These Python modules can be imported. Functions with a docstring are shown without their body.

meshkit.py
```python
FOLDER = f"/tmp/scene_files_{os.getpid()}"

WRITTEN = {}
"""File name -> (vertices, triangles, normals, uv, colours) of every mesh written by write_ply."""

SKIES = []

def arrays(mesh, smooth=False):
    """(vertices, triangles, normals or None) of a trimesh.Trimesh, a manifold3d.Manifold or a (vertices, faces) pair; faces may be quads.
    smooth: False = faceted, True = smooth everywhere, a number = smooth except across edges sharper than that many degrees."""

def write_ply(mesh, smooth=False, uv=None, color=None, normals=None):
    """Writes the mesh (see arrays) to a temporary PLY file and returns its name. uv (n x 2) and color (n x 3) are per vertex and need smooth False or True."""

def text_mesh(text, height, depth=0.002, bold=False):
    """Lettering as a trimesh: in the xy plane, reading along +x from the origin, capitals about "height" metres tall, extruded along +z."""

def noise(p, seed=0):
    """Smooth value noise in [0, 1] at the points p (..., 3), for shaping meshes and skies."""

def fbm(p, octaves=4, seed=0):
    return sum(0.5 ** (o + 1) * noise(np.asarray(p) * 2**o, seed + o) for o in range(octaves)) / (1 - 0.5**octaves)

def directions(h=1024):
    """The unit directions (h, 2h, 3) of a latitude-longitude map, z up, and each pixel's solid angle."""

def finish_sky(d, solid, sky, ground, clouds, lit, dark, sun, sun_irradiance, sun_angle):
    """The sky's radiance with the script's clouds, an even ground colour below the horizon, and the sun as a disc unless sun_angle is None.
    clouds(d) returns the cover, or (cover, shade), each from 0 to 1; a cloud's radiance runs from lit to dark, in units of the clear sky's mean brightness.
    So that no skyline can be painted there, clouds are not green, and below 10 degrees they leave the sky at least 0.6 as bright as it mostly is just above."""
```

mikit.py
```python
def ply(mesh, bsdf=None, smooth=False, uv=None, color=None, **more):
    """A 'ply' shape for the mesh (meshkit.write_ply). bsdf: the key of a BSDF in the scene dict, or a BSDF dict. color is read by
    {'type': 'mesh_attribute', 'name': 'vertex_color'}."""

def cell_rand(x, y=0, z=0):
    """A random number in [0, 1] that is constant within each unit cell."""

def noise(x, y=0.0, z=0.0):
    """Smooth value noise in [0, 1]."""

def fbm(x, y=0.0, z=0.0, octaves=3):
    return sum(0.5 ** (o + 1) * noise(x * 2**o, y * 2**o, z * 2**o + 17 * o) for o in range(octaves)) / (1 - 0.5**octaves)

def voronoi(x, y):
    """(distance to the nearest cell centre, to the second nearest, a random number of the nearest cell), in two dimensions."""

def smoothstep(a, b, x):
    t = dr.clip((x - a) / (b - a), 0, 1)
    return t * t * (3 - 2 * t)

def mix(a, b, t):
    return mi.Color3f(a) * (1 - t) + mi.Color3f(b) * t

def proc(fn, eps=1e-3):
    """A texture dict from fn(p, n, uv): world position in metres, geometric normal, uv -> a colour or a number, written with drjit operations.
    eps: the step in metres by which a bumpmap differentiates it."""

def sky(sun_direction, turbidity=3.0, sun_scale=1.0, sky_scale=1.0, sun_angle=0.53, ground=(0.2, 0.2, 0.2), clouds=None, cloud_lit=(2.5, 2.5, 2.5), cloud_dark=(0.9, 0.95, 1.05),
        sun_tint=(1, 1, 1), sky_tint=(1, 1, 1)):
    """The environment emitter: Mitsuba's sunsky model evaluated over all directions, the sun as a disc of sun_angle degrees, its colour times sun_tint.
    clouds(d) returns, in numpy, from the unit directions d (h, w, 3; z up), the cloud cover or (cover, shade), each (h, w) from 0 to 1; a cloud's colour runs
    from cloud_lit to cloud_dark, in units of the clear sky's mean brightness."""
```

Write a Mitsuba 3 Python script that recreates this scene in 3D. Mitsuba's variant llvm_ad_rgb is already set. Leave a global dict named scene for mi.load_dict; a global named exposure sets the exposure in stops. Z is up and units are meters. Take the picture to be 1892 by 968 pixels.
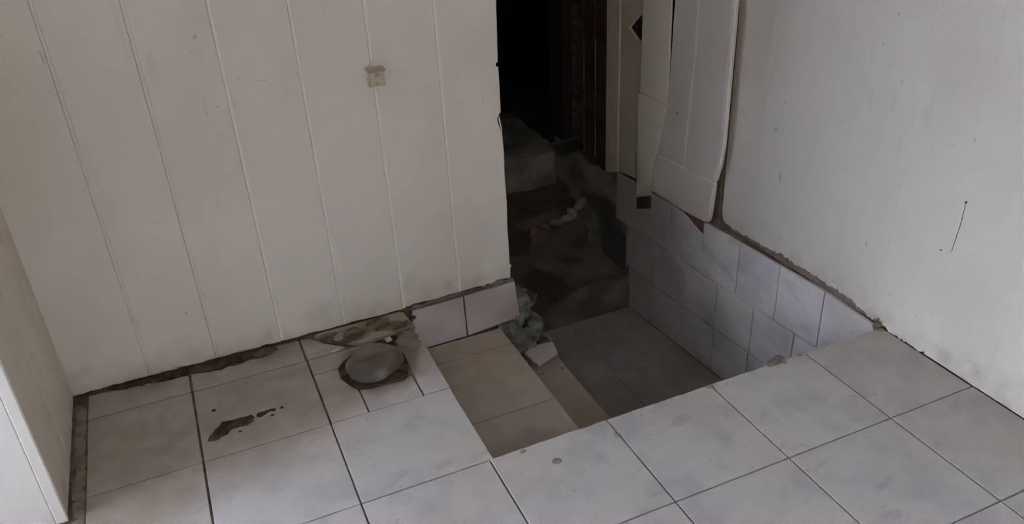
import math, random
import numpy as np, trimesh, shapely
import drjit as dr
import mitsuba as mi
import mikit, meshkit
from mikit import noise, fbm, smoothstep, mix, proc
from shapely.geometry import Polygon, box as sbox, Point
from scipy.spatial import Delaunay

random.seed(7)
rng = np.random.default_rng(7)
scene, labels = {}, {}
T4 = mi.ScalarTransform4f

# ------------------------------------------------------------------ camera, sky, exposure
CAM = np.array([0.14521, -2.12612, 1.43829])
FWD = np.array([0.32971181, 0.80822733, -0.48791261])
UP = np.array([0.23432079, 0.43058194, 0.87160367])
scene['camera'] = {'type': 'perspective', 'fov': math.degrees(2 * math.atan(946 / 1525.913)), 'fov_axis': 'x', 'near_clip': 0.02, 'far_clip': 200.0,
                   'to_world': T4().look_at(origin=CAM.tolist(), target=(CAM + FWD).tolist(), up=UP.tolist())}
scene['sky'] = mikit.sky((0.3, 0.5, 0.8), turbidity=4.0, sun_scale=0.0, sky_scale=1.0, ground=(0.16, 0.15, 0.14),
                         clouds=lambda d: np.ones(d.shape[:2]), cloud_lit=(.94, 1.02, 1.24), cloud_dark=(.94, 1.02, 1.24))
exposure = 6.03

# ------------------------------------------------------------------ key sizes (metres), read off the 33 cm floor tiles
TX, TY = 0.33, 0.3227           # floor tile pitch
XL, YB, XR = -0.315, 0.133, 1.938   # faces of the left, back and right panelling
JY = -0.39                      # where the left wall ends at the doorway
DOOR_Y = -1.30                  # far jamb of the doorway
ROOM_Y, CEIL = -3.0, 2.40
PITX, PITY = 0.668, -0.647      # left and front edge of the stairwell
BLOCK_X, BLOCK_L, BLOCK_Z = -1.9, -3.3, 2.2    # extents of the added light blockers outside the doorway
Z1, Z2, Z3 = -0.165, -0.33, -0.635

def xt(y):                      # face of the tiled stairwell wall
    return float(np.interp(y, [-.66, -.41, -.2, 0, .2, .4, .6, .8, 1.3, 2.0], [1.926, 1.934, 1.918, 1.902, 1.886, 1.870, 1.855, 1.839, 1.80, 1.745]))

# ------------------------------------------------------------------ materials
def lin(r, g, b):
    f = lambda v: ((v / 255 + .055) / 1.055) ** 2.4 if v > 10 else v / 255 / 12.92
    return [f(r), f(g), f(b)]

def pvc(base, var, ox=0.0):
    def fn(p, n, uv):
        h = p.x + p.y + ox
        smudge = fbm(h * 4, p.z * 2.5, ox, 3)
        c = mix(base, var, smoothstep(.40, .80, smudge))
        speck = smoothstep(.93, .97, noise(h * 60, p.z * 60, 3.0)) * smoothstep(.62, .8, noise(h * 5, p.z * 5, 21.0))
        c = mix(c, [.22, .18, .14], speck * .4)
        scuff = smoothstep(.80, .9, noise(h * 40, p.z * 9, 4.0 + ox)) * smoothstep(.6, .75, noise(h * 3, p.z * 3, 9.0))
        c = mix(c, [.45, .40, .33], scuff * .12)
        grime = smoothstep(.11, .0, p.z + (fbm(h * 13, p.z * 9, 2.0, 3) - .5) * .14) * fbm(h * 30, p.z * 22, 7.0, 2)
        return mix(c, [.33, .29, .23], grime * .55)
    return {'type': 'twosided', 'b': {'type': 'principled', 'base_color': proc(fn), 'roughness': 0.42, 'specular': 0.4}}

scene['mat_panel'] = pvc([.74, .71, .655], [.69, .655, .595])
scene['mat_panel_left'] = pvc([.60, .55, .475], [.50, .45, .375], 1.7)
scene['mat_panel_old'] = pvc([.88, .83, .71], [.81, .75, .62], 3.3)
scene['mat_panel_dim'] = pvc([.76, .70, .585], [.66, .59, .48], 8.1)
scene['mat_panel_dull'] = pvc([.80, .74, .62], [.70, .63, .51], 6.1)

def marble(seed, dust=0.0, dustcol=(.23, .18, .13), axis=0, gain=(.90, .90, .90)):
    def fn(p, n, uv):
        if axis == 0: a, b = p.x, p.y
        else: a, b = p.x * .8 + p.y, p.z
        w = fbm(a * 7 + seed, b * 7, p.z + seed, 3)
        cloud = fbm(a * 8 + w * 1.3 + seed * 3, b * 8 - w * 1.1, seed, 5)
        fine = fbm(a * 34 + seed, b * 34, 3.0 + seed, 3)
        c = mix([.575, .555, .54], [.47, .46, .465], smoothstep(.38, .72, cloud * .8 + fine * .2))
        streak = smoothstep(.60, .76, fbm(a * 9 + b * 5 + seed, b * 24 - a * 8, 5 + seed, 4)) * smoothstep(.4, .6, noise(a * 5, b * 5, seed + 2.0))
        c = mix(c, [.37, .365, .385], streak * .55)
        c = c * mi.Color3f(*gain)
        c = mix(c, [.52, .46, .385], smoothstep(.5, .75, fbm(a * 3.1, b * 3.1, 30.0, 2)) * .4)
        g = fbm(a * 22, b * 22, 11.0, 3)
        scr = smoothstep(.9, .97, noise(a * 14 + b * 9, (a * .6 - b) * 120, 2.0)) * smoothstep(.5, .7, noise(a * 5, b * 5, 8.0))
        c = mix(c, [.30, .27, .24], scr * .2)
        fleck = smoothstep(.9, .95, noise(a * 90, b * 90, 31.0)) * smoothstep(.5, .7, noise(a * 11, b * 11, 17.0))
        c = mix(c, [.22, .19, .16], fleck * .3)
        if axis == 0:   # dirt film by wall and patched tiles, the jamb shadow painted into it
            u = (fbm(a * 4, b * 4, 3.0, 4) - .5) * .34
            near = smoothstep(-.07, .12, b + u * .7 + .46 - .24 * (a + .1) + .13 * smoothstep(.12, -.15, a)) * smoothstep(.95, .6, a)
            c = mix(c, [.25, .205, .145], near * (.42 + .42 * g))
            c = mix(c, [.33, .285, .23], smoothstep(1.45, 2.0, a + u * .8) * (.35 + .4 * g))
            d = dr.sqrt(dr.square(a - .515) + dr.square(b + .115)) + (fbm(a * 12, b * 12, 6.0, 3) - .5) * .09
            c = mix(c, [.115, .092, .066], smoothstep(.165, .085, d) * .85)
            c = mix(c, [.17, .135, .095], smoothstep(.05, .135, b + (fbm(a * 9, b * 9, 8.0, 3) - .5) * .12) * smoothstep(-.28, -.1, a) * smoothstep(.75, .6, a) * .7)
        else:           # stairwell shade painted as a muddy tone, deeper toward back and bottom
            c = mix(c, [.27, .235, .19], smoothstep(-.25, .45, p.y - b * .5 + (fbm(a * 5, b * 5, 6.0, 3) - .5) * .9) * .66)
        if dust > 0:
            c = mix(c, list(dustcol), smoothstep(.1, .75, fbm(a * 4, b * 4, 13.0, 3) * .6 + g * .4) * .35 + dust)
        return c
    return {'type': 'twosided', 'b': {'type': 'principled', 'base_color': proc(fn), 'roughness': .36 if dust < .2 else .6, 'specular': 0.45}}

for k in range(4): scene[f'mat_tile_{k}'] = marble(k * 2.37 + .4)
for k in range(2): scene[f'mat_tread_{k}'] = marble(k * 3.1 + 7.7, .42, (.30, .235, .165))
scene['mat_pit_tile'] = marble(5.9, .42, (.25, .195, .15))
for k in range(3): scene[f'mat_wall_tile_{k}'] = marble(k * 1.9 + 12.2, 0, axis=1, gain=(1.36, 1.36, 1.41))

def rough(c0, c1, s=30.0, spec=.15, c2=None, bump=.0):
    def fn(p, n, uv):
        c = mix(c0, c1, smoothstep(.3, .7, fbm(p.x * s, p.y * s, p.z * s, 4)))
        if c2 is not None: c = mix(c, c2, smoothstep(.6, .72, noise(p.x * s * .6, p.y * s * .6, p.z * s * .6 + 7)))
        return c
    b = {'type': 'principled', 'base_color': proc(fn), 'roughness': .95, 'specular': spec}
    if bump:
        bf = lambda p, n, uv: bump * fbm(p.x * s * 4, p.y * s * 4, p.z * s * 4, 3)
    return {'type': 'twosided', 'b': b}

scene['mat_mortar'] = rough([.185, .15, .12], [.26, .22, .175], 40)
scene['mat_joint'] = rough([.10, .082, .066], [.19, .165, .14], 30)
scene['mat_grout'] = rough([.07, .055, .043], [.14, .115, .09], 35)
scene['mat_cement'] = rough([.15, .132, .113], [.21, .19, .165], 26, c2=[.115, .10, .083])
scene['mat_rubble'] = rough([.13, .128, .112], [.24, .238, .212], 34, c2=[.08, .076, .066])
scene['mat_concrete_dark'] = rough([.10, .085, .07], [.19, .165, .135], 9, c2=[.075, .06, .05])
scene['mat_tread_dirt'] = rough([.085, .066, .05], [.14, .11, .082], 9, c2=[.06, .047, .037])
scene['mat_plaster'] = rough([.17, .16, .14], [.30, .285, .25], 8, c2=[.10, .095, .085])
scene['mat_whiteplaster'] = rough([.42, .40, .36], [.55, .53, .48], 22, c2=[.28, .25, .21])
def _mossy(p, n, uv):
    c = mix([.33, .295, .24], [.265, .235, .185], fbm(p.x * 12, p.y * 12, 1.0, 4))
    q = (fbm(p.x * 30, p.y * 30, 4.0, 4) - .5) * 1.3
    for x, y, rx, ry in ((.418, .077, .05, .034), (.488, .064, .062, .052), (.567, .101, .055, .026), (.583, .060, .05, .032), (.636, .040, .052, .034), (.45, .045, .05, .02)):
        d = dr.sqrt(dr.square((p.x - x) / rx) + dr.square((p.y - y) / ry)) + q
        c = mix(c, [.125, .103, .062], smoothstep(1.15, .45, d) * .8)
    return c
scene['mat_mossy_tile'] = {'type': 'twosided', 'b': {'type': 'principled', 'base_color': proc(_mossy), 'roughness': .75, 'specular': .2}}
scene['mat_mud'] = rough([.034, .027, .017], [.066, .052, .033], 60, c2=[.085, .067, .044])
scene['mat_moss'] = rough([.075, .062, .034], [.125, .105, .062], 70, c2=[.17, .14, .095])
scene['mat_brick'] = rough([.13, .085, .068], [.18, .115, .09], 40, c2=[.10, .075, .06])
scene['mat_painted_dark'] = rough([.035, .03, .028], [.05, .043, .04], 3)  # near-black tone standing in for the lack of light beyond the doorway
scene['mat_dark_wood'] = rough([.055, .038, .028], [.085, .062, .046], 12)
scene['mat_wood_edge'] = rough([.30, .28, .25], [.36, .33, .30], 20)
scene['mat_plain_white'] = {'type': 'twosided', 'b': {'type': 'diffuse', 'reflectance': {'type': 'rgb', 'value': [.66, .63, .58]}}}
scene['mat_blocker'] = rough([.42, .41, .39], [.5, .49, .47], 2)
scene['mat_ochre'] = rough([.66, .53, .38], [.72, .58, .42], 2)
scene['mat_yard'] = rough([.24, .235, .22], [.32, .31, .29], 3)
scene['mat_switch'] = {'type': 'twosided', 'b': {'type': 'principled', 'base_color': proc(lambda p, n, uv: mix([.52, .47, .37], [.36, .31, .23], smoothstep(.5, .75, fbm(p.x * 90, p.y * 90, p.z * 90, 3)))), 'roughness': .3, 'specular': .5}}
scene['mat_switch_lid'] = {'type': 'twosided', 'b': {'type': 'principled', 'base_color': {'type': 'rgb', 'value': [.36, .30, .22]}, 'roughness': .22, 'specular': .6}}
scene['mat_tongue'] = {'type': 'twosided', 'b': {'type': 'principled', 'base_color': {'type': 'rgb', 'value': [.79, .765, .715]}, 'roughness': .32}}
scene['mat_trim'] = {'type': 'twosided', 'b': {'type': 'principled', 'base_color': {'type': 'rgb', 'value': [.81, .79, .75]}, 'roughness': .4}}
scene['mat_metal'] = {'type': 'twosided', 'b': {'type': 'principled', 'base_color': {'type': 'rgb', 'value': [.09, .075, .06]}, 'roughness': .55, 'metallic': .5}}
scene['mat_drop'] = rough([.20, .195, .195], [.26, .255, .255], 60)

# ------------------------------------------------------------------ helpers
def numbered(name):
    if name not in scene and not any(k.startswith(name + '__') for k in scene): return name
    i = 1
    while f'{name}_{i:03d}' in scene or any(k.startswith(f'{name}_{i:03d}__') for k in scene): i += 1
    return f'{name}_{i:03d}'

def add(name, mesh, mat, parent=None, smooth=False):
    key = numbered((parent + '__' if parent else '') + name)
    scene[key] = mikit.ply(mesh, mat, smooth=smooth)
    return key

def tag(key, label=None, cat=None, group=None, kind=None):
    d = labels.setdefault(key, {})
    for k, v in (('label', label), ('category', cat), ('group', group), ('kind', kind)):
        if v: d[k] = v
    return key

def struct(name, mesh, mat, label):
    k = add(name, mesh, mat); return tag(k, label, kind='structure')

def frame(o, u, v):
    u, v = np.asarray(u, float), np.asarray(v, float)
    u /= np.linalg.norm(u); v /= np.linalg.norm(v)
    m = np.eye(4); m[:3, 0], m[:3, 1], m[:3, 2], m[:3, 3] = u, v, np.cross(u, v), o
    return m

FLOOR = lambda z: frame([0, 0, z], [1, 0, 0], [0, 1, 0])
BACK = lambda y: frame([0, y, 0], [1, 0, 0], [0, 0, 1])         # u = x, v = z, out = -y
LEFT = lambda x: frame([x, 0, 0], [0, 1, 0], [0, 0, 1])         # u = y, v = z, out = +x
RIGHT = lambda x: frame([x, 0, 0], [0, -1, 0], [0, 0, 1])       # u = -y, v = z, out = -x
def SIDE(off):                                                  # the stairwell's side wall: u = -y, slightly skewed
    d = np.array([.0786, -1, 0]); return frame([1.9017 - off, 0, 0], d, [0, 0, 1])

def bx(x0, x1, y0, y1, z0, z1):
    m = trimesh.creation.box(extents=[x1 - x0, y1 - y0, z1 - z0]); m.apply_translation([(x0 + x1) / 2, (y0 + y1) / 2, (z0 + z1) / 2]); return m

def ccw(p):
    p = np.asarray(p, float)
    a = np.sum(p[:, 0] * np.roll(p[:, 1], -1) - np.roll(p[:, 0], -1) * p[:, 1])
    return p if a > 0 else p[::-1]

def slab(pts, t, M, c=0.0012, holes=None):
    """a chamfered slab: outline pts in the frame's uv, its face at w = 0, its back at w = -t"""
    p = ccw(pts); n = len(p)
    e = np.roll(p, -1, 0) - p; e /= np.linalg.norm(e, axis=1, keepdims=True) + 1e-12
    nr = np.stack([-e[:, 1], e[:, 0]], 1)
    b = nr + np.roll(nr, 1, 0); b /= np.maximum(np.sum(b * b, 1, keepdims=True), .6) / 2
    q = p + b * c
    vt, ft = trimesh.creation.triangulate_polygon(Polygon(q), engine='earcut')
    order = [int(np.argmin(((q - v) ** 2).sum(1))) for v in vt]
    top = np.array([[order[i] for i in f] for f in ft])
    a = q[top[:, 1]] - q[top[:, 0]]; bb = q[top[:, 2]] - q[top[:, 0]]
    cr = a[:, 0] * bb[:, 1] - a[:, 1] * bb[:, 0]
    top[cr < 0] = top[cr < 0][:, ::-1]
    V = np.vstack([np.c_[q, np.zeros(n)], np.c_[p, np.full(n, -c)], np.c_[p, np.full(n, -t)]])
    F = [*top, *(top[:, ::-1] + 2 * n)]
    for i in range(n):
        j = (i + 1) % n
        for lo, hi in ((n, 0), (2 * n, n)):
            F += [[lo + i, lo + j, hi + j], [lo + i, hi + j, hi + i]]
    m = trimesh.Trimesh(V, np.array(F), process=False); m.apply_transform(M); return m

def rect(u0, u1, v0, v1): return [(u0, v0), (u1, v0), (u1, v1), (u0, v1)]

def ragged(a, b, n, amp, r=rng):
    """points from a towards b (b left out), the inner ones pushed off the line"""
    a, b = np.array(a, float), np.array(b, float); d = (b - a); L = np.linalg.norm(d); nn = np.array([-d[1], d[0]]) / L
    t = np.linspace(0, 1, n + 1)[:-1]; t[1:] += r.uniform(-.35, .35, n - 1) / n
    off = r.normal(0, amp, n); off[0] = 0
    return [tuple(a + d * s + nn * o) for s, o in zip(t, off)]

def heap(pts, h, M, n=260, seed=0, edge=.012, rough_=.5, sink=.002, fray=0):
    """a low, lumpy deposit with the given outline"""
    r = np.random.default_rng(seed); P = Polygon(pts).buffer(0)
    if P.geom_type != 'Polygon': P = max(P.geoms, key=lambda g: g.area)
    if fray:        # crumbling outline
        c = np.array([P.exterior.interpolate(t).coords[0] for t in np.linspace(0, P.exterior.length, max(40, int(P.exterior.length / .004)))[:-1]])
        w = np.stack([meshkit.fbm(np.c_[c * 110, np.full(len(c), seed + 50. * k)], 3) - .5 for k in (1, 2)], 1)
        P = Polygon(c + w * fray).buffer(0)
    if P.geom_type != 'Polygon': P = max(P.geoms, key=lambda g: g.area)
    L = P.exterior.length; ring = np.array([P.exterior.interpolate(s).coords[0] for s in np.arange(0, L, L / max(24, int(math.sqrt(n) * 4)))])
    x0, y0, x1, y1 = P.bounds; inn = []
    while len(inn) < n:
        c = (r.uniform(x0, x1), r.uniform(y0, y1))
        if P.contains(Point(c)): inn.append(c)
    q = np.vstack([ring, inn]); tri = Delaunay(q).simplices
    cen = q[tri].mean(1); tri = tri[[P.contains(Point(c)) for c in cen]]
    a = q[tri[:, 1]] - q[tri[:, 0]]; b = q[tri[:, 2]] - q[tri[:, 0]]
    neg = a[:, 0] * b[:, 1] - a[:, 1] * b[:, 0] < 0; tri[neg] = tri[neg][:, ::-1]
    dist = np.array([P.exterior.distance(Point(c)) for c in q])
    prof = np.clip(dist / edge, 0, 1); prof = prof * (2 - prof)
    nz = meshkit.fbm(np.c_[q * 55, np.full(len(q), seed * 3.7)], 3)
    z = -sink + prof * (sink + h * (1 - rough_ + rough_ * 2 * nz))
    k = len(q); V = np.vstack([np.c_[q, z], np.c_[ring, np.full(len(ring), -sink - .003)]]); R = len(ring)
    F = list(tri)
    for i in range(R):
        j = (i + 1) % R; F += [[k + i, k + j, j], [k + i, j, i]]
    m = trimesh.Trimesh(V, np.array(F), process=False)
    if not P.exterior.is_ccw: m.faces[-2 * R:] = m.faces[-2 * R:][:, ::-1]
    m.apply_transform(M); return m

def chunk(c, s, seed, n=14, flat=1.0):
    """a broken lump: hull of jittered points"""
    r = np.random.default_rng(seed); v = r.normal(size=(n, 3)); v /= np.linalg.norm(v, axis=1, keepdims=True)
    v *= r.uniform(.75, 1.05, (n, 1)) * np.asarray(s); m = trimesh.Trimesh(v).convex_hull
    m.apply_transform(trimesh.transformations.rotation_matrix(r.uniform(0, 6.28), [0, 0, 1])); m.apply_translation(c); return m

def rough_solid(poly, x0, x1, amp, seed, step=.035, f=9.0):
    """a stretch of broken concrete: the yz outline run from x0 to x1, its skin knocked about"""
    m = trimesh.creation.extrude_polygon(Polygon(poly), x1 - x0, engine='earcut')
    M = np.eye(4); M[:3, :3] = np.array([[0, 0, 1], [1, 0, 0], [0, 1, 0]]); M[0, 3] = x0
    m.apply_transform(M)
    v, fc = trimesh.remesh.subdivide_to_size(m.vertices, m.faces, step)
    m = trimesh.Trimesh(v, fc); m.merge_vertices()
    d = np.stack([meshkit.fbm(m.vertices * f + 10 * k, 3, seed + k) for k in range(3)], 1) - .5
    m.vertices = m.vertices + d * 2 * amp; return m

# ------------------------------------------------------------------ floor
struct('floor', trimesh.util.concatenate([bx(-.6, PITX - .004, ROOM_Y - .1, .16, -.80, -.007), bx(PITX - .004, 2.05, ROOM_Y - .1, PITY, -.80, -.007)]), 'mat_joint', 'grey marbled tile floor around the sunken stairwell')
G = .002
def ftile(pts, dz=0.0, mat=None, jit=True, name='tile'):
    z = dz + (rng.uniform(-.0007, .0007) if jit else 0)
    return add(name, slab(pts, .009 + z, FLOOR(z), .0013), mat or f'mat_tile_{rng.integers(4)}', 'floor')
def gaps(i):  # the joint left of column i is wide or narrow
    return .003 if i <= 1 else .0022
cols = [-.279, 0, .33, .66, .995, 1.322, 1.65, 1.939]
for j in range(1, 9):
    y1, y0 = -j * TY, -(j + 1) * TY
    for i in range(len(cols) - 1):
        x0, x1 = cols[i], cols[i + 1]
        if j == 1 and i >= 3: continue
        if j == 1 and i == 2: x1 = PITX + .004
        b = .0015 * rng.uniform(.6, 1.4, 4)
        gl, gr, gy = gaps(i), gaps(i + 1), .0018
        if j == 2 and i >= 3: y1b = PITY + (.004 if i < 6 else .0)
        else: y1b = y1 - gy
        P = [(x0 + gl, y0 + gy), (x1 - gr, y0 + gy)]
        if j == 2 and i >= 3:       # worn nosing along the stairwell's front edge
            P += ragged((x1 - gr, y1b), (x0 + gl, y1b), 12, .0012) + [(x0 + gl, y1b)]
        else: P += [(x1 - gr, y1b), (x0 + gl, y1b)]
        ftile(P)
for i in range(2):                  # the whole tiles of the row before the back wall
    ftile(rect(cols[i] + gaps(i), cols[i + 1] - gaps(i + 1), -TY + .0018, -.0035))
# cut strips against the back wall
ftile([(-.276, .001), (-.0035, .001), *ragged((-.0035, .085), (-.2, .112), 9, .003), (-.2, .112), (-.276, .118)])
ftile([(.0035, .001), (.3265, .001), (.3265, .118), (.25, .12), *ragged((.235, .082), (.06, .074), 10, .003), (.0035, .09)])
# patched corner by the stairwell: cut pieces round the cement plug
HOLE = (.513, -.115)
ftile([(.3335, -.3205), (.434, -.3205), (.434, -.215), (.420, -.19), (.402, -.14), (.405, -.088), (.3335, -.088)])
ftile([(.4385, -.3205), (.5915, -.3205), (.5915, -.215), (.562, -.232), (.51, -.226), (.47, -.226), (.4385, -.215)])
ftile([(.3335, -.084), (.407, -.084), (.43, -.055), (.47, -.034), (.535, -.028), (.548, -.018), (.537, -.006), (.515, -.0005), (.3335, -.0045)], .001)
ftile([(.3335, .001), (.432, .004), (.452, .014), (.40, .06), (.362, .11), (.3335, .118)])
ftile([(.5965, -.3205), (.671, -.3205), (.6715, -.2), (.675, -.09), (.678, -.045), (.640, .01), (.606, -.03), (.594, -.06), (.602, -.11), (.6, -.18), (.5965, -.21)], .002)
ftile([(.425, .065), (.48, .018), *ragged((.50, .008), (.60, .012), 6, .0012), (.62, .015), (.678, .018), (.668, .112), (.655, .121), (.39, .121), (.375, .112)], .006, 'mat_mossy_tile')
# mortar bed strip left along the left wall and the dirty joint at the right wall
add('mortar_strip', heap([(XL + .002, ROOM_Y), (-.278, ROOM_Y), (-.278, .11), (XL + .002, .11)], .004, FLOOR(-.008), 500, 3, .004), 'mat_mortar', 'floor')

# ------------------------------------------------------------------ panelling
def plank(u0, u1, v0, v1, M, mat, parent, bottom=None, groove=.009, t=.009, name='panel', left=None, right=None, bright=True):
    """a tongue and groove plank: flat face, its right edge stepped back to a shallow tongue that the next plank laps"""
    uf = u1 - groove
    P = [(u0, v1)] + (left or []) + [(u0, v0)] + (bottom or []) + [(uf, v0)] + [(uf, v1)]
    key = add(name, slab(P, t, M, .0016), mat, parent)
    add('tongue', slab([(uf + .0006, v0 + .001), (u1 + .001, v0 + .001), (u1 + .001, v1), (uf + .0006, v1)], t - .0028, M @ np.array([[1, 0, 0, 0], [0, 1, 0, 0], [0, 0, 1, -.0016], [0, 0, 0, 1.]]), .0008), ('mat_trim' if parent == 'wall_right' else 'mat_tongue') if mat == 'mat_panel' and bright else mat, key)
    return key

PH = CEIL
# back wall, with its core stopping at the broken doorway edge
struct('wall_back', trimesh.util.concatenate([bx(-.5, 1.05, YB + .010, .30, -.012, PH), bx(.675, 1.06, YB + .006, .30, -.70, -.012),
       bx(1.05, 2.1, YB + .010, .30, 2.05, PH)]), 'mat_grout', 'white plastic panelled back wall left of the dark doorway')
xs = [-.3165, -.1002, .0915, .2868, .4839, .6819, .8788]
for k in range(6):
    bot = ragged((xs[k], .004), (xs[k + 1] - .009, .004), 8, .0015)[1:] if k < 5 else ragged((xs[k], .010), (xs[k + 1] - .009, .012), 12, .003)[1:]
    plank(xs[k], xs[k + 1], .003 if k < 5 else .010, PH, BACK(YB - rng.uniform(0, .001)), 'mat_panel', 'wall_back', bot, bright=k > 1)
# the last plank: sawn off raggedly at the doorway
zz = [.014, .05, .062, .066, .10, .20, .30, .40, .47, .53, .545, .566, .585, .60, .604, .66, .70, .745, .748, .757, .76, .82, .90, .935, .945, 1.1, 1.3, 1.6, PH]
xx = [1.058, 1.060, 1.0655, 1.058, 1.060, 1.0575, 1.0605, 1.058, 1.0605, 1.058, 1.055, 1.047, 1.0445, 1.052, 1.0575, 1.0575, 1.0575, 1.0575, 1.050, 1.050, 1.0575, 1.058, 1.061, 1.062, 1.066, 1.064, 1.062, 1.064, 1.062]
edge = [(x + rng.normal(0, .0005), z) for x, z in zip(xx, zz)]
add('panel', slab([(xs[6], PH), (xs[6], .012), *ragged((.93, .014), (1.04, .016), 8, .003), *edge], .009, BACK(YB), .0013), 'mat_panel', 'wall_back')
add('torn_flake', slab([(1.049, .583), (1.0565, .545), (1.0605, .535), (1.0595, .548), (1.053, .592)], .004, BACK(YB + .003), .0008), 'mat_panel', 'wall_back')
# strip of cut tiles under it, above the first step
for P, m in (([(.690, -.167), (.8815, -.165), (.8800, -.007), (.704, -.012), (.6985, -.03), (.6985, -.12)], 0), ([(.8865, -.165), (1.062, -.148), (1.069, -.135), (1.0735, -.146), (1.0815, -.142), (1.070, -.001), (.8845, -.006)], 1)):
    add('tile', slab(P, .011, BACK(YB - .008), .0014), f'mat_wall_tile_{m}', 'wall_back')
add('mortar_line', heap([(.69, -.012), *ragged((.69, -.008), (1.07, .001), 10, .002), (1.07, .001), *ragged((1.066, .014), (.69, .008), 16, .004)], .003, BACK(YB - .003), 260, 5, .004), 'mat_cement', 'wall_back')
add('drill_hole', trimesh.creation.cylinder(.008, .004, sections=14, transform=frame([.703, YB - .0095, -.032], [1, 0, 0], [0, 0, 1])), 'mat_grout', 'wall_back')

# left wall up to the doorway
struct('wall_left', trimesh.util.concatenate([bx(XL - .16, XL - .010, JY + .010, .3, -.02, PH), bx(XL - .16, XL - .002, ROOM_Y - .1, DOOR_Y, -.02, PH), bx(XL - .16, XL - .002, DOOR_Y, JY + .012, 2.06, PH)]), 'mat_plain_white', 'white panelled left wall ending at the bright doorway jamb')
plank(JY + .004, -.16, .003, PH, LEFT(XL), 'mat_panel_left', 'wall_left')
plank(-.16, .037, .003, PH, LEFT(XL), 'mat_panel_left', 'wall_left')
add('panel', slab(rect(.037, YB, .003, PH), .009, LEFT(XL), .0015), 'mat_panel_left', 'wall_left')
# jamb: corner trim and end board, facing the camera
add('jamb_trim', slab(rect(XL - .024, XL + .001, 0, 2.06), .012, BACK(JY), .002), 'mat_trim', 'wall_left')
add('jamb_board', slab(rect(XL - .16, XL - .0255, 0, 2.06), .011, BACK(JY + .001), .0015), 'mat_trim', 'wall_left')

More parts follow.
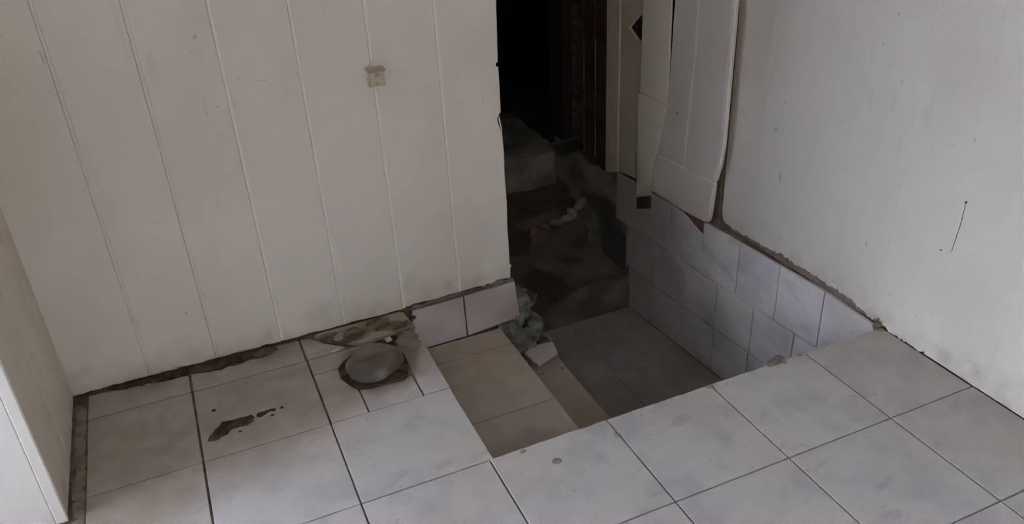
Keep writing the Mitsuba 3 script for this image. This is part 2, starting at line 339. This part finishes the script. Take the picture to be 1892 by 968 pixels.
# ------------------------------------------------------------------ right wall
struct('wall_right', trimesh.util.concatenate([bx(1.952, 2.10, ROOM_Y - .1, .16, -.02, PH), bx(1.965, 2.10, .16, .62, -.80, PH), bx(1.945, 2.1, -.66, .2, -.80, -.02), bx(1.93, 2.1, .16, 1.36, -.8, PH)]), 'mat_mortar', 'white panelled right wall over the tiled side of the stairwell')
ys = [-.041, -.240, -.438, -.625, -.813, -1.008, -1.205, -1.402, -1.60, -1.797, -1.994, -2.191, -2.388, -2.585, -2.782, -2.98]
def zbot(y): return float(np.interp(y, [-.80, -.65, -.6, -.5, -.35, -.18, 0, .1], [.002, .003, .008, .024, .029, .024, .010, .012]))
# first plank, its lower corner rounded by wear
u0, u1 = -.151, -ys[0]
add('panel', slab([(u0, PH), (u0, .05), (u0 + .004, .032), (u0 + .012, .018), (u0 + .024, .012), *ragged((u0 + .03, .010), (u1 - .009, .012), 9, .003), (u1 - .009, .012), (u1 - .009, PH)], .010, RIGHT(XR), .0016), 'mat_panel', 'wall_right')
for k in range(len(ys) - 1):
    ua, ub = -ys[k] - .009, -ys[k + 1]
    if ys[k] > -.8:
        bot = [(a, zbot(-a) + rng.normal(0, .0034)) for a in np.linspace(ua + .004, ub - .012, 24)]
    else: bot = ragged((ua, .002), (ub - .009, .002), 6, .0008)[1:]
    plank(ua, ub, zbot(-ua), PH, RIGHT(XR - rng.uniform(0, .0012)), 'mat_panel', 'wall_right', bot, groove=.007, left=[])
# tiled side of the stairwell: three courses, the second and third set half a tile over
def stile(ya, yb, z0, z1, mat, pts=None):
    o = np.array([xt(yb), yb, 0]); d = np.array([xt(ya) - xt(yb), ya - yb, 0]); L = np.linalg.norm(d)
    M = frame(o, d, [0, 0, 1]); g = .0018
    return add('tile', slab(pts(L) if pts else rect(g, L - g, z0 + g, z1 - g), .012, M, .0013), mat, 'wall_right')
r1 = [-.635, -.41, -.21, -.01, .19, .385, .58, .77]
for a, b in zip(r1[:-1], r1[1:]):
    fn = None
    if a == .19: fn = lambda L: [(.0018, -.222), (L - .0018, -.222), (L - .0018, -.058), *ragged((L - .010, -.052), (.060, -.004), 7, .0015), (.0018, .0)]
    if a == -.635: fn = lambda L: [(.0018, -.222), (L - .0, -.222), (L - .0, -.045), (L - .012, -.035), (L - .006, -.018), (L - .018, -.004), (.0018, -.002)]
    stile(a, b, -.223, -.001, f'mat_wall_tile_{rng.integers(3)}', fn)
r2 = [-.645, -.51, -.31, -.11, .09, .294, .488, .69]
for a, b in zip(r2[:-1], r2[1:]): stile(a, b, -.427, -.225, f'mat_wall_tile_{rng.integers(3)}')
r3 = [-.645, -.51, -.31, -.107, .088, .292, .488, .665]
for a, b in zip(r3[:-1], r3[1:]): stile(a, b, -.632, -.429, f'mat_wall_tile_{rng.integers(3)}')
add('exposed_brick', slab([(-.392, -.008), (-.18, -.060), (-.18, .012), (-.392, .012)], .02, SIDE(-.004), .001), 'mat_brick', 'wall_right')
yy = np.array([-.66, -.41, -.2, 0, .2, .4, .6, .70])
bed = Polygon([(xt(y) + .011, y) for y in yy] + [(2.0, .70), (2.0, -.66)])
add('mortar_bed', (lambda m: (m.apply_translation([0, 0, -.70]), m)[1])(trimesh.creation.extrude_polygon(bed, .692, engine='earcut')), 'mat_mortar', 'wall_right')
add('mortar_line', heap([(-.15, -.004), *ragged((.0, -.004), (.62, .0), 14, .002), (.62, .0), *ragged((.62, .020), (.50, .045), 6, .002), *ragged((.50, .048), (-.15, .045), 8, .002)], .003, RIGHT(1.9415), 300, 8, .004), 'mat_mortar', 'wall_right')
# broken plaster lump where floor, tiles and panelling meet
add('broken_mortar', trimesh.util.concatenate([chunk([1.925, -.640, .006], [.012, .014, .02], 31), chunk([1.921, -.655, -.002], [.012, .012, .008], 32), chunk([1.932, -.632, .016], [.01, .012, .012], 33)]), 'mat_mortar', 'wall_right')

# the bowed leaf of panelling that stands proud beside the gap (u runs toward the camera, u = -y)
S = SIDE(.010)
def side(pts, t, off, mat, name, c=.0016): return add(name, slab([(-y, z) for y, z in pts], t, SIDE(off), c), mat, 'wall_right')
side([(.416, PH), (.414, .79), (.424, .46), (.433, .366), (.476, .192), (.318, .186), (.289, .6), (.289, PH)], .012, .010, 'mat_panel', 'loose_panel')
side([(.281, PH), (.281, .6), (.309, .186), (.147, .181), (.130, .194), (.112, .262), (.103, .34), (.100, .74), (.103, PH)], .012, .010, 'mat_panel', 'loose_panel')
side([(.292, PH), (.292, .6), (.321, .186), (.306, .186), (.278, .6), (.278, PH)], .008, .0085, 'mat_trim', 'joint_strip', .0008)
side([(.124, PH), (.120, .74), (.123, .34), (.131, .262), (.147, .195), (.131, .193), (.112, .262), (.103, .34), (.100, .74), (.103, PH)], .012, .0125, 'mat_trim', 'edge_bead', .002)
side([(.476, .190), (.511, .017), (.30, .008), (.172, .012), (.155, .018), (.147, .04), (.136, .178), (.140, .183)], .018, .014, 'mat_panel', 'base_board', .003)
side([(.476, .186), (.300, .184), (.300, .176), (.477, .177)], .004, .016, 'mat_panel', 'board_lip', .001)
side([(.607, PH), (.604, .40), (.432, .40), (.432, .46), (.446, PH)], .008, .010, 'mat_panel_old', 'yellowed_panel')
side([(.612, .397), (.606, -.050), (.523, -.012), (.505, .08), (.478, .192), (.436, .397)], .014, .013, 'mat_panel_old', 'yellowed_panel')
add('floor_bracket', trimesh.util.concatenate([slab([(-.604, -.055), (-.519, -.018), (-.519, -.072), (-.604, -.106)], .02, SIDE(.012), .002), slab([(-.60, -.062), (-.565, -.04), (-.565, -.05), (-.60, -.072)], .006, SIDE(.016), .001)]), 'mat_metal', 'wall_right')
# recessed strips beyond, one with a lozenge-shaped hole broken in it
side([(.884, PH), (.884, -.040), (.792, -.010), (.792, PH)], .010, -.016, 'mat_panel_dull', 'recessed_panel')
side([(.789, PH), (.789, -.006), (.60, .012), (.60, .56), (.672, .597), (.727, .630), (.668, .685), (.60, .72), (.60, PH)], .008, -.020, 'mat_panel_dim', 'recessed_panel')
side([(.668, .690), (.733, .631), (.673, .591), (.672, .597), (.727, .631), (.667, .685)], .004, -.017, 'mat_panel_old', 'torn_edge', .0006)
add('dark_backing', trimesh.util.concatenate([slab([(-.89, -.02), (-.40, .0), (-.40, PH), (-.89, PH)], .006, SIDE(-.036), .001)]), 'mat_painted_dark', 'wall_right')  # added dark sheet that paints the shade behind the slits and hole
for a, b in ((1.062, .974), (.970, .890)):
    side([(a, PH), (a, -.018), (b, -.045), (b, PH)], .016, -.016, 'mat_dark_wood', 'dark_board')
    side([(a, PH), (a, .0), (a - .007, .0), (a - .007, PH)], .010, -.0145, 'mat_plaster', 'board_edge', .001)
add('gap_filler', bx(1.94, 1.97, .10, .17, .80, 1.2), 'mat_panel_old', 'wall_right')
# rough plaster of the passage beyond the tiles
pp = [(-.03 - .0 * i, 0) for i in range(1)]
low = trimesh.creation.extrude_polygon(Polygon([(xt(y) + .006, y) for y in np.linspace(.70, 1.36, 12)] + [(1.95, 1.36), (1.95, .70)]), .75, engine='earcut')
v, f = trimesh.remesh.subdivide_to_size(low.vertices, low.faces, .04); low = trimesh.Trimesh(v, f); low.merge_vertices()
d = meshkit.fbm(low.vertices * 9, 3, 4) - .5; low.vertices[:, 0] += d * .03; low.vertices[:, 2] += (meshkit.fbm(low.vertices * 7, 3, 9) - .5) * .05
low.apply_translation([0, 0, -.80]); add('rough_plaster', low, 'mat_plaster', 'wall_right')

# ------------------------------------------------------------------ rest of the room and what lies around it
struct('ceiling', bx(-.5, 2.1, ROOM_Y - .1, .3, PH, PH + .1), 'mat_plain_white', 'white ceiling of the room')
WX0, WX1, WZ0, WZ1 = -.30, .85, 1.0, 2.08      # window in the wall behind the camera
struct('wall_front', trimesh.util.concatenate([bx(-.5, WX0, ROOM_Y - .15, ROOM_Y, -.02, PH), bx(WX1, 2.1, ROOM_Y - .15, ROOM_Y, -.02, PH), bx(WX0, WX1, ROOM_Y - .15, ROOM_Y, -.02, WZ0), bx(WX0, WX1, ROOM_Y - .15, ROOM_Y, WZ1, PH)]), 'mat_plain_white', 'white wall with a window opening behind the camera')
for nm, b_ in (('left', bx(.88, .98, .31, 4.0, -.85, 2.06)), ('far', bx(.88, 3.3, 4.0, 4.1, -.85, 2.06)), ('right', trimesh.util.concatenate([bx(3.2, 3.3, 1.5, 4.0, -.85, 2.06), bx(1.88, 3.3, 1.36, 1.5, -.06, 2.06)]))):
    struct('wall_passage_' + nm, b_, 'mat_painted_dark', f'dark {nm} wall of the unlit room beyond the doorway')
struct('ceiling_passage', bx(.88, 3.3, .31, 4.1, 2.06, 2.16), 'mat_painted_dark', 'dark ceiling of the unlit room beyond the doorway')
struct('floor_passage', trimesh.util.concatenate([bx(.98, 3.2, 1.92, 4.0, -.85, -.065), bx(1.9, 3.2, 1.5, 1.92, -.85, -.065)]), 'mat_painted_dark', 'dark floor of the unlit room beyond the doorway')
struct('ground_yard', bx(-14, 6, -14, 10, -1.2, -.85), 'mat_yard', 'grey concrete yard outside the house')
struct('ground_outside', bx(BLOCK_L, -.476, -1.62, 3.0, -.85, -.06), 'mat_yard', 'concrete ground outside the doorway under the added roof')
struct('wall_light_blocker', trimesh.util.concatenate([bx(BLOCK_L, -.476, -1.45, -1.31, -.06, 2.5), bx(BLOCK_X, -.476, -1.62, 3.0, BLOCK_Z, BLOCK_Z + .1), bx(-.64, -.476, .3, 5, -.85, 2.6)]), 'mat_blocker', 'added pale side wall and roof limiting the light into the doorway')  # unseen wall and roof, added to narrow the sky light through the doorway
struct('wall_warm_bounce', bx(-3, 6, -5.4, -5.2, -.85, 2.9), 'mat_ochre', 'added ochre wall bouncing warm light into the window')  # unseen wall, added to tint the window light warm

# ------------------------------------------------------------------ stairwell: pit floor and tiled steps
struct('floor_pit', bx(1.0, 2.0, -.66, .80, -.85, Z3 - .003), 'mat_joint', 'dark tiled floor at the bottom of the stairwell')
for x0, x1 in ((1.204, 1.21), (1.21, 1.54), (1.54, 1.95)):
    if x1 - x0 < .05: continue
    for y0, y1 in ((-.645, -.345), (-.345, -.015), (-.015, .315), (.315, .66)):
        e = .0009; xa, xb = (min(x1 - e, xt(v) + .002) for v in (y0, y1))
        add('tile', slab([(x0 + e, y0 + e), (xa, y0 + e), (xb, y1 - e), (x0 + e, y1 - e)], .010, FLOOR(Z3), .0008), 'mat_pit_tile', 'floor_pit')
add('stair_flight__core', trimesh.util.concatenate([bx(PITX + .008, .994, PITY + .003, .125, -.80, Z1 - .012), bx(.994, 1.196, PITY + .003, .125, -.80, Z2 - .012)]), 'mat_grout')
tag('stair_flight', 'dusty brown tiled steps going down from the floor into the stairwell', 'stairs')
for k, (y0, y1) in enumerate(((.016, .122), (-.313, .016), (-.644, -.313))):
    add('tread', slab(rect(PITX + .012, 1.003, y0 + .0018, y1 - .0018), .012, FLOOR(Z1), .0015), f'mat_tread_{k % 2}', 'stair_flight')
for k, (y0, y1) in enumerate(((-.015, .124), (-.345, -.015), (-.644, -.345))):
    add('tread', slab(rect(1.0, 1.2045, y0 + .0018, y1 - .0018), .012, FLOOR(Z2), .0015), f'mat_tread_{(k + 1) % 2}', 'stair_flight')
for y0, y1 in ((.016, .122), (-.313, .016), (-.644, -.313)):
    add('riser', slab(rect(y0 + .002, y1 - .002, Z1 + .003, -.014), .008, LEFT(PITX + .006), .001), 'mat_pit_tile', 'stair_flight')
    add('riser', slab(rect(y0 + .002, y1 - .002, Z2 + .003, Z1 - .014), .008, LEFT(1.0), .001), 'mat_pit_tile', 'stair_flight')
    add('riser', slab(rect(y0 + .002, y1 - .002, Z3 + .003, Z2 - .014), .008, LEFT(1.2015), .001), 'mat_pit_tile', 'stair_flight')

# ------------------------------------------------------------------ broken concrete steps up into the dark
R0 = 'broken_stair'
tag(R0, 'crumbling bare concrete steps climbing through the dark doorway', 'stairs')
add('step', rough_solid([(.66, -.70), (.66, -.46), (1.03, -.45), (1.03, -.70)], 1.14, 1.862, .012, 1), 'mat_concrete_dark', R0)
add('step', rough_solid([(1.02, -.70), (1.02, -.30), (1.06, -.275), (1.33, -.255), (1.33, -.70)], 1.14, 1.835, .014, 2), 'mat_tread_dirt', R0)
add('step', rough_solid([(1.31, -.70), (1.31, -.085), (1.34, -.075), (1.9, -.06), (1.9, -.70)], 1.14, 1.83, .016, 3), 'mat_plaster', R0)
# pale plaster left along the broken edge of the second step
ce = [chunk([x, 1.02 + .012 * math.sin(x * 40), z], s_, 60 + i, 26) for i, (x, z, s_) in enumerate([(1.54, -.318, [.06, .018, .012]), (1.60, -.316, [.06, .018, .014]), (1.66, -.308, [.055, .02, .016]), (1.71, -.300, [.05, .022, .02]), (1.75, -.285, [.04, .022, .028]), (1.785, -.262, [.03, .022, .035]), (1.80, -.24, [.02, .03, .03])])]
add('plaster_edge', trimesh.util.concatenate(ce), 'mat_plaster', R0)
add('plaster_edge', trimesh.util.concatenate([chunk([1.46 + .06 * i, .655, -.462 + .004 * i], [.045, .014, .012], 80 + i, 16) for i in range(4)]), 'mat_concrete_dark', R0)

# broken masonry under the end of the back wall
core = rough_solid([(.14, -.70), (.12, -.30), (.13, -.05), (.30, -.04), (.62, -.36), (.68, -.70)], 1.0, 1.10, .03, 11, .03, 12)
add('broken_masonry', core, 'mat_rubble', 'wall_back')
spots = [((1.095, .15, -.10), (.035, .04, .05)), ((1.12, .20, -.17), (.05, .05, .05)), ((1.175, .26, -.17), (.045, .05, .04)), ((1.045, .128, -.20), (.038, .026, .045)), ((1.115, .155, -.27), (.05, .045, .055)),
         ((1.165, .20, -.27), (.05, .05, .05)), ((1.20, .28, -.31), (.05, .06, .06)), ((1.14, .14, -.335), (.05, .03, .03)), ((1.21, .20, -.37), (.035, .04, .04)), ((1.24, .30, -.43), (.05, .06, .07)),
         ((1.22, .22, -.48), (.05, .05, .06)), ((1.23, .36, -.55), (.06, .07, .08)), ((1.21, .20, -.58), (.05, .06, .06)), ((1.17, .36, -.26), (.06, .07, .06)), ((1.05, .118, -.30), (.035, .02, .04))]
LAB = ['small grey rubble chunk just below the corner of the last wall tile', 'pale rubble lump in the middle of the broken wall end', 'rubble lump on the right shoulder of the broken wall end', 'grey green chunk beside the back corner of the first step',
       'large grey chunk above the pale tile shard', 'dark rubble lump right of the pale tile shard', 'rubble lump overhanging the pit floor', 'thin rubble chunk behind the tile shard', 'small chunk at the back corner of the second step',
       'rubble lump below the overhang at the left of the pit floor', 'rubble lump on the side of the second step', 'big lump at the foot of the heap on the pit floor', 'lump in the corner by the second step on the pit floor', 'rubble lump at the back of the broken wall end', 'small chunk wedged between first step and wall']
for i, ((c, s), l) in enumerate(zip(spots, LAB)):
    tag(add('rubble_chunk', chunk(c, s, 100 + i, 22), 'mat_rubble'), l, 'rubble', 'rubble under the broken wall end')
grit = []
for i in range(60):
    r_ = rng.uniform(.003, .010)
    x, y, z = (rng.uniform(1.03, 1.19), .10 - .12 * rng.uniform(0, 1) ** 2, Z2) if i < 24 else (1.24 + .16 * rng.uniform(0, 1) ** 2, rng.uniform(.02, .62), Z3)
    grit.append(chunk([x, y, z + r_ * .64], [r_, r_ * rng.uniform(.6, 1), r_ * .6], 300 + i, 10))
tag(add('rubble_grit', trimesh.util.concatenate(grit), 'mat_rubble'), 'small grey grit and crumbs scattered at the foot of the rubble', 'rubble', kind='stuff')
tag(add('tile_shard', slab([(1.085, .105), (1.10, .02), (1.192, .055), (1.205, .118), (1.15, .128), (1.12, .13)], .010, frame([0, 0, Z2 + .013], [1, 0, .02], [0, 1, .05]), .0015), 'mat_tile_1'), 'pale broken tile shard lying on the second step by the rubble', 'tile shard')

# ------------------------------------------------------------------ things on the floor and walls
# cement plug in the patched corner
th = np.linspace(0, 2 * math.pi, 40, endpoint=False)
rings = []
for rr, zz_ in ((1.07, .000), (1.06, .006), (1.01, .015), (.93, .022), (.80, .027), (.55, .0295), (.28, .030)):
    wob = 1 + .05 * np.sin(2 * th + .6) + .035 * np.sin(3 * th + 1) + .02 * np.sin(7 * th)
    rings.append(np.c_[HOLE[0] - .004 + .080 * rr * wob * np.cos(th), HOLE[1] - .002 + .080 * rr * wob * np.sin(th), zz_ + .003 * np.sin(3 * th + rr * 5)])
V = np.vstack(rings + [[[HOLE[0], HOLE[1] - .002, .0302]]]); F = []
for a in range(len(rings) - 1):
    for i in range(40):
        j = (i + 1) % 40; F += [[a * 40 + i, a * 40 + j, a * 40 + 40 + j], [a * 40 + i, a * 40 + 40 + j, a * 40 + 40 + i]]
F += [[(len(rings) - 1) * 40 + i, (len(rings) - 1) * 40 + (i + 1) % 40, len(V) - 1] for i in range(40)]
V += (np.stack([meshkit.fbm(V * 45 + k, 3, 2 + k) for k in range(3)], 1) - .5) * [.014, .014, .009]; V[:, 2] = np.maximum(V[:, 2], .0005)
tag(add('cement_plug', trimesh.Trimesh(V, np.array(F)), 'mat_cement', smooth=40), 'round domed grey cement plug in the broken tiles beside the stairwell', 'cement plug')
mudring = [(HOLE[0] - .004 + r_ * math.cos(t), HOLE[1] + .002 + .98 * r_ * math.sin(t)) for t, r_ in ((t, .118 + .012 * math.sin(3 * t) + .02 * max(0, -math.sin(t + .5))) for t in np.linspace(0, 2 * math.pi, 40, endpoint=False))]
tag(add('mud_ring', heap(mudring, .003, FLOOR(-.004), 420, 21, .03, .7, .004), 'mat_mud'), 'dark mud around the grey cement plug', 'mud', kind='stuff')

def mud(pts, h, label, seed, mat='mat_mud', group=None, z=0.0, n=220, edge=.008):
    return tag(add('mud_patch', heap(pts, h, FLOOR(z), n, seed, edge, .6, .001, fray=.014 if n > 60 else .003), mat), label, 'mud', group)
mud([(.020, -.246), (.030, -.222), (.038, -.206), (.058, -.186), (.085, -.180), (.104, -.186), (.118, -.184), (.135, -.190), (.148, -.200), (.140, -.206), (.146, -.213), (.138, -.216), (.128, -.226), (.112, -.228), (.098, -.222), (.084, -.224), (.070, -.238), (.050, -.250), (.036, -.252)], .006, 'curved dark mud smear in the middle of a tile', 41, edge=.006)
mud([(.150, -.200), (.153, -.188), (.166, -.183), (.182, -.186), (.196, -.184), (.206, -.188), (.203, -.197), (.192, -.195), (.178, -.200), (.166, -.208), (.156, -.208)], .003, 'small brown mud dab at the right end of the curved smear', 42, edge=.005, n=90)
for i, (x, y, r_) in enumerate(((.222, -.192, .0055), (.192, -.214, .005), (.048, -.118, .006), (.102, -.243, .0045))):
    mud([(x + r_ * math.cos(t) * 1.2, y + r_ * math.sin(t)) for t in np.linspace(0, 6.28, 10)[:-1]], .002, ['tiny mud speck right of the curved smear', 'tiny mud speck below the right end of the smear', 'lone mud speck on the tile behind the curved smear', 'tiny mud speck just in front of the curved smear'][i], 50 + i, n=24, edge=.004)
mud([(-.215, .128), (-.20, .106), *ragged((-.18, .10), (-.04, .094), 9, .005), *ragged((-.03, .098), (.05, .073), 5, .006), *ragged((.06, .082), (.19, .104), 8, .004), (.24, .126), (.1, .131), (-.1, .131)], .011, 'long dark mud line along the foot of the back wall', 61, n=420, edge=.012)
mud([(.165, .112), (.190, .092), (.215, .079), (.246, .083), (.262, .10), (.262, .118), (.235, .128), (.19, .129)], .004, 'olive brown mud blot at the right end of the line by the wall', 62, 'mat_moss', edge=.012)
D = .006
mud([(.392, .074), (.42, .095), (.446, .10), (.452, .085), (.443, .066), (.425, .052), (.405, .058)], .004, 'olive dirt patch on the left corner of the raised tile', 71, 'mat_moss', z=D)
mud([(.458, .07), (.475, .095), (.500, .099), (.524, .082), (.528, .058), (.50, .030), (.47, .024), (.447, .038), (.462, .052)], .004, 'broad olive brown dirt patch left of the middle of the raised tile', 72, 'mat_moss', z=D)
mud([(.533, .088), (.547, .104), (.580, .119), (.598, .119), (.594, .105), (.562, .092), (.545, .082)], .003, 'narrow dark dirt patch nearest the wall on the raised tile', 73, 'mat_moss', z=D, n=120)
mud([(.55, .050), (.565, .066), (.590, .08), (.612, .078), (.606, .06), (.585, .046), (.565, .04)], .002, 'faint brown dirt patch right of the middle of the raised tile', 74, 'mat_moss', z=D, n=120)
mud([(.600, .022), (.615, .042), (.64, .058), (.668, .06), (.666, .04), (.645, .026), (.622, .018)], .003, 'brown dirt patch on the right front corner of the raised tile', 75, 'mat_moss', z=D, n=120)
mud([(.535, -.004), (.556, -.012), (.57, -.04), (.598, -.05), (.602, -.02), (.615, .0), (.60, .010), (.56, .006)], .006, 'wet brown mud in the gap between the raised tile and the cement plug', 76, z=-.004)
mud([(.597, -.035), (.612, -.01), (.636, .008), (.66, .004), (.674, -.03), (.672, -.07), (.655, -.10), (.632, -.12), (.608, -.12), (.598, -.08)], .0012, 'smear of greyish mortar at the top of the narrow edge tile', 77, 'mat_cement', z=.002)
tag(add('tile_chip', slab([(.568, -.012), (.588, -.008), (.590, -.026), (.574, -.031)], .006, FLOOR(.010), .001), 'mat_whiteplaster'), 'small white tile chip beside the grey cement plug', 'tile chip')
tag(add('tile_chip', slab([(.432, .072), (.448, .088), (.462, .078), (.455, .052), (.436, .046), (.426, .056)], .004, FLOOR(.0105), .001), 'mat_plaster'), 'bare pale grey flake between the olive dirt patches', 'tile chip')
tag(add('tile_chip', slab([(.405, .006), (.43, .012), (.436, .004), (.412, -.002)], .005, FLOOR(.006), .001), 'mat_whiteplaster'), 'white sliver in front of the raised tile', 'tile chip')
# cement drops dried on the tiles
for (x, y, rx, ry, l) in ((.808, -.725, .013, .011, 'round grey cement drop in the middle of the tile before the stairwell'), (.747, -.655, .009, .0065, 'small grey cement drop at the front edge of the stairwell'), (.988, -.707, .009, .008, 'grey cement drop on the joint between two front tiles')):
    n_ = 24; t = np.linspace(0, 2 * math.pi, n_, endpoint=False)
    rs = [np.c_[x + rx * k * np.cos(t), y + ry * k * np.sin(t), np.full(n_, z)] for k, z in ((1, -.0008), (.93, .0012), (.6, .0019))]
    V = np.vstack(rs + [[[x, y, .0021]]]); F = []
    for a in range(2):
        for i in range(n_): j = (i + 1) % n_; F += [[a * n_ + i, a * n_ + j, a * n_ + n_ + j], [a * n_ + i, a * n_ + n_ + j, a * n_ + n_ + i]]
    F += [[2 * n_ + i, 2 * n_ + (i + 1) % n_, 3 * n_] for i in range(n_)]
    tag(add('cement_drop', trimesh.Trimesh(V, np.array(F)), 'mat_drop', smooth=True), l, 'cement drop', 'cement drops')
# mortar blobs on the stairwell's front edge
tag(add('mortar_blob', trimesh.util.concatenate([chunk([1.55, -.643, .003], [.026, .013, .016], 131, 30), chunk([1.57, -.645, .002], [.02, .011, .009], 132, 24), chunk([1.53, -.643, .0], [.018, .012, .010], 135, 24)]), 'mat_joint'), 'brown lump of mortar on the stairwell edge near the tiled side wall', 'mortar')
tag(add('mortar_blob', chunk([1.317, -.652, .001], [.012, .01, .003], 133, 18), 'mat_drop'), 'flat grey mortar dab where a tile joint meets the stairwell edge', 'mortar')
tag(add('mortar_blob', chunk([1.63, -.648, .002], [.012, .006, .004], 134, 18), 'mat_mortar'), 'small mortar crumb right of the brown lump on the stairwell edge', 'mortar')
# surface-mounted socket box on the back wall
SB = 'socket_box'; tag(SB, 'small yellowed surface socket box with a lid on the back wall', 'socket box')
def rbox(x0, x1, y0, y1, z0, z1, r=.002):
    return slab(rect(x0, x1, z0, z1), y1 - y0, BACK(y0), r)
yb = YB + .0005
add('body', rbox(.656, .702, yb - .032, yb, .757, .802, .003), 'mat_switch', SB)
add('lid', trimesh.util.concatenate([slab([(.6535, yb - .034), (.7045, yb - .034), (.7045, yb - .002), (.6535, yb - .002)], .004, FLOOR(.806), .0012), slab(rect(.6535, .7045, .797, .805), .003, BACK(yb - .034), .001)]), 'mat_switch_lid', SB)
add('face_plate', slab(rect(.660, .698, .761, .794), .002, BACK(yb - .0335), .001), 'mat_switch', SB)
# nail and the scratch below it on the right wall
tag(add('nail_hole', trimesh.creation.cylinder(.003, .002, sections=10, transform=frame([XR - .0015, -.822, .487], [0, -1, 0], [0, 0, 1])), 'mat_grout'), 'black nail head on the right wall at the top of a scratch', 'nail')
tag(add('wall_scratch', slab([(.8205, .482), (.8225, .482), (.822, .42), (.8155, .345), (.8125, .337), (.8135, .346), (.8195, .42)], .0012, RIGHT(XR - .0012), .0002), 'mat_mortar'), 'thin dark scratch running down from the nail on the right wall', 'scratch')
tag(add('nail_hole', trimesh.creation.cylinder(.0025, .002, sections=10, transform=frame([XR - .0015, -.783, .33], [0, -1, 0], [0, 0, 1])), 'mat_mortar'), 'small dark dot on the right wall below the scratch', 'nail')
tag(add('nail_hole', trimesh.creation.cylinder(.0035, .002, sections=10, transform=frame([1.9017 - .0786 * .365 - .011, .365, .385], [.0786, -1, 0], [0, 0, 1])), 'mat_grout'), 'small dark hole in the loose bowed panel', 'nail')
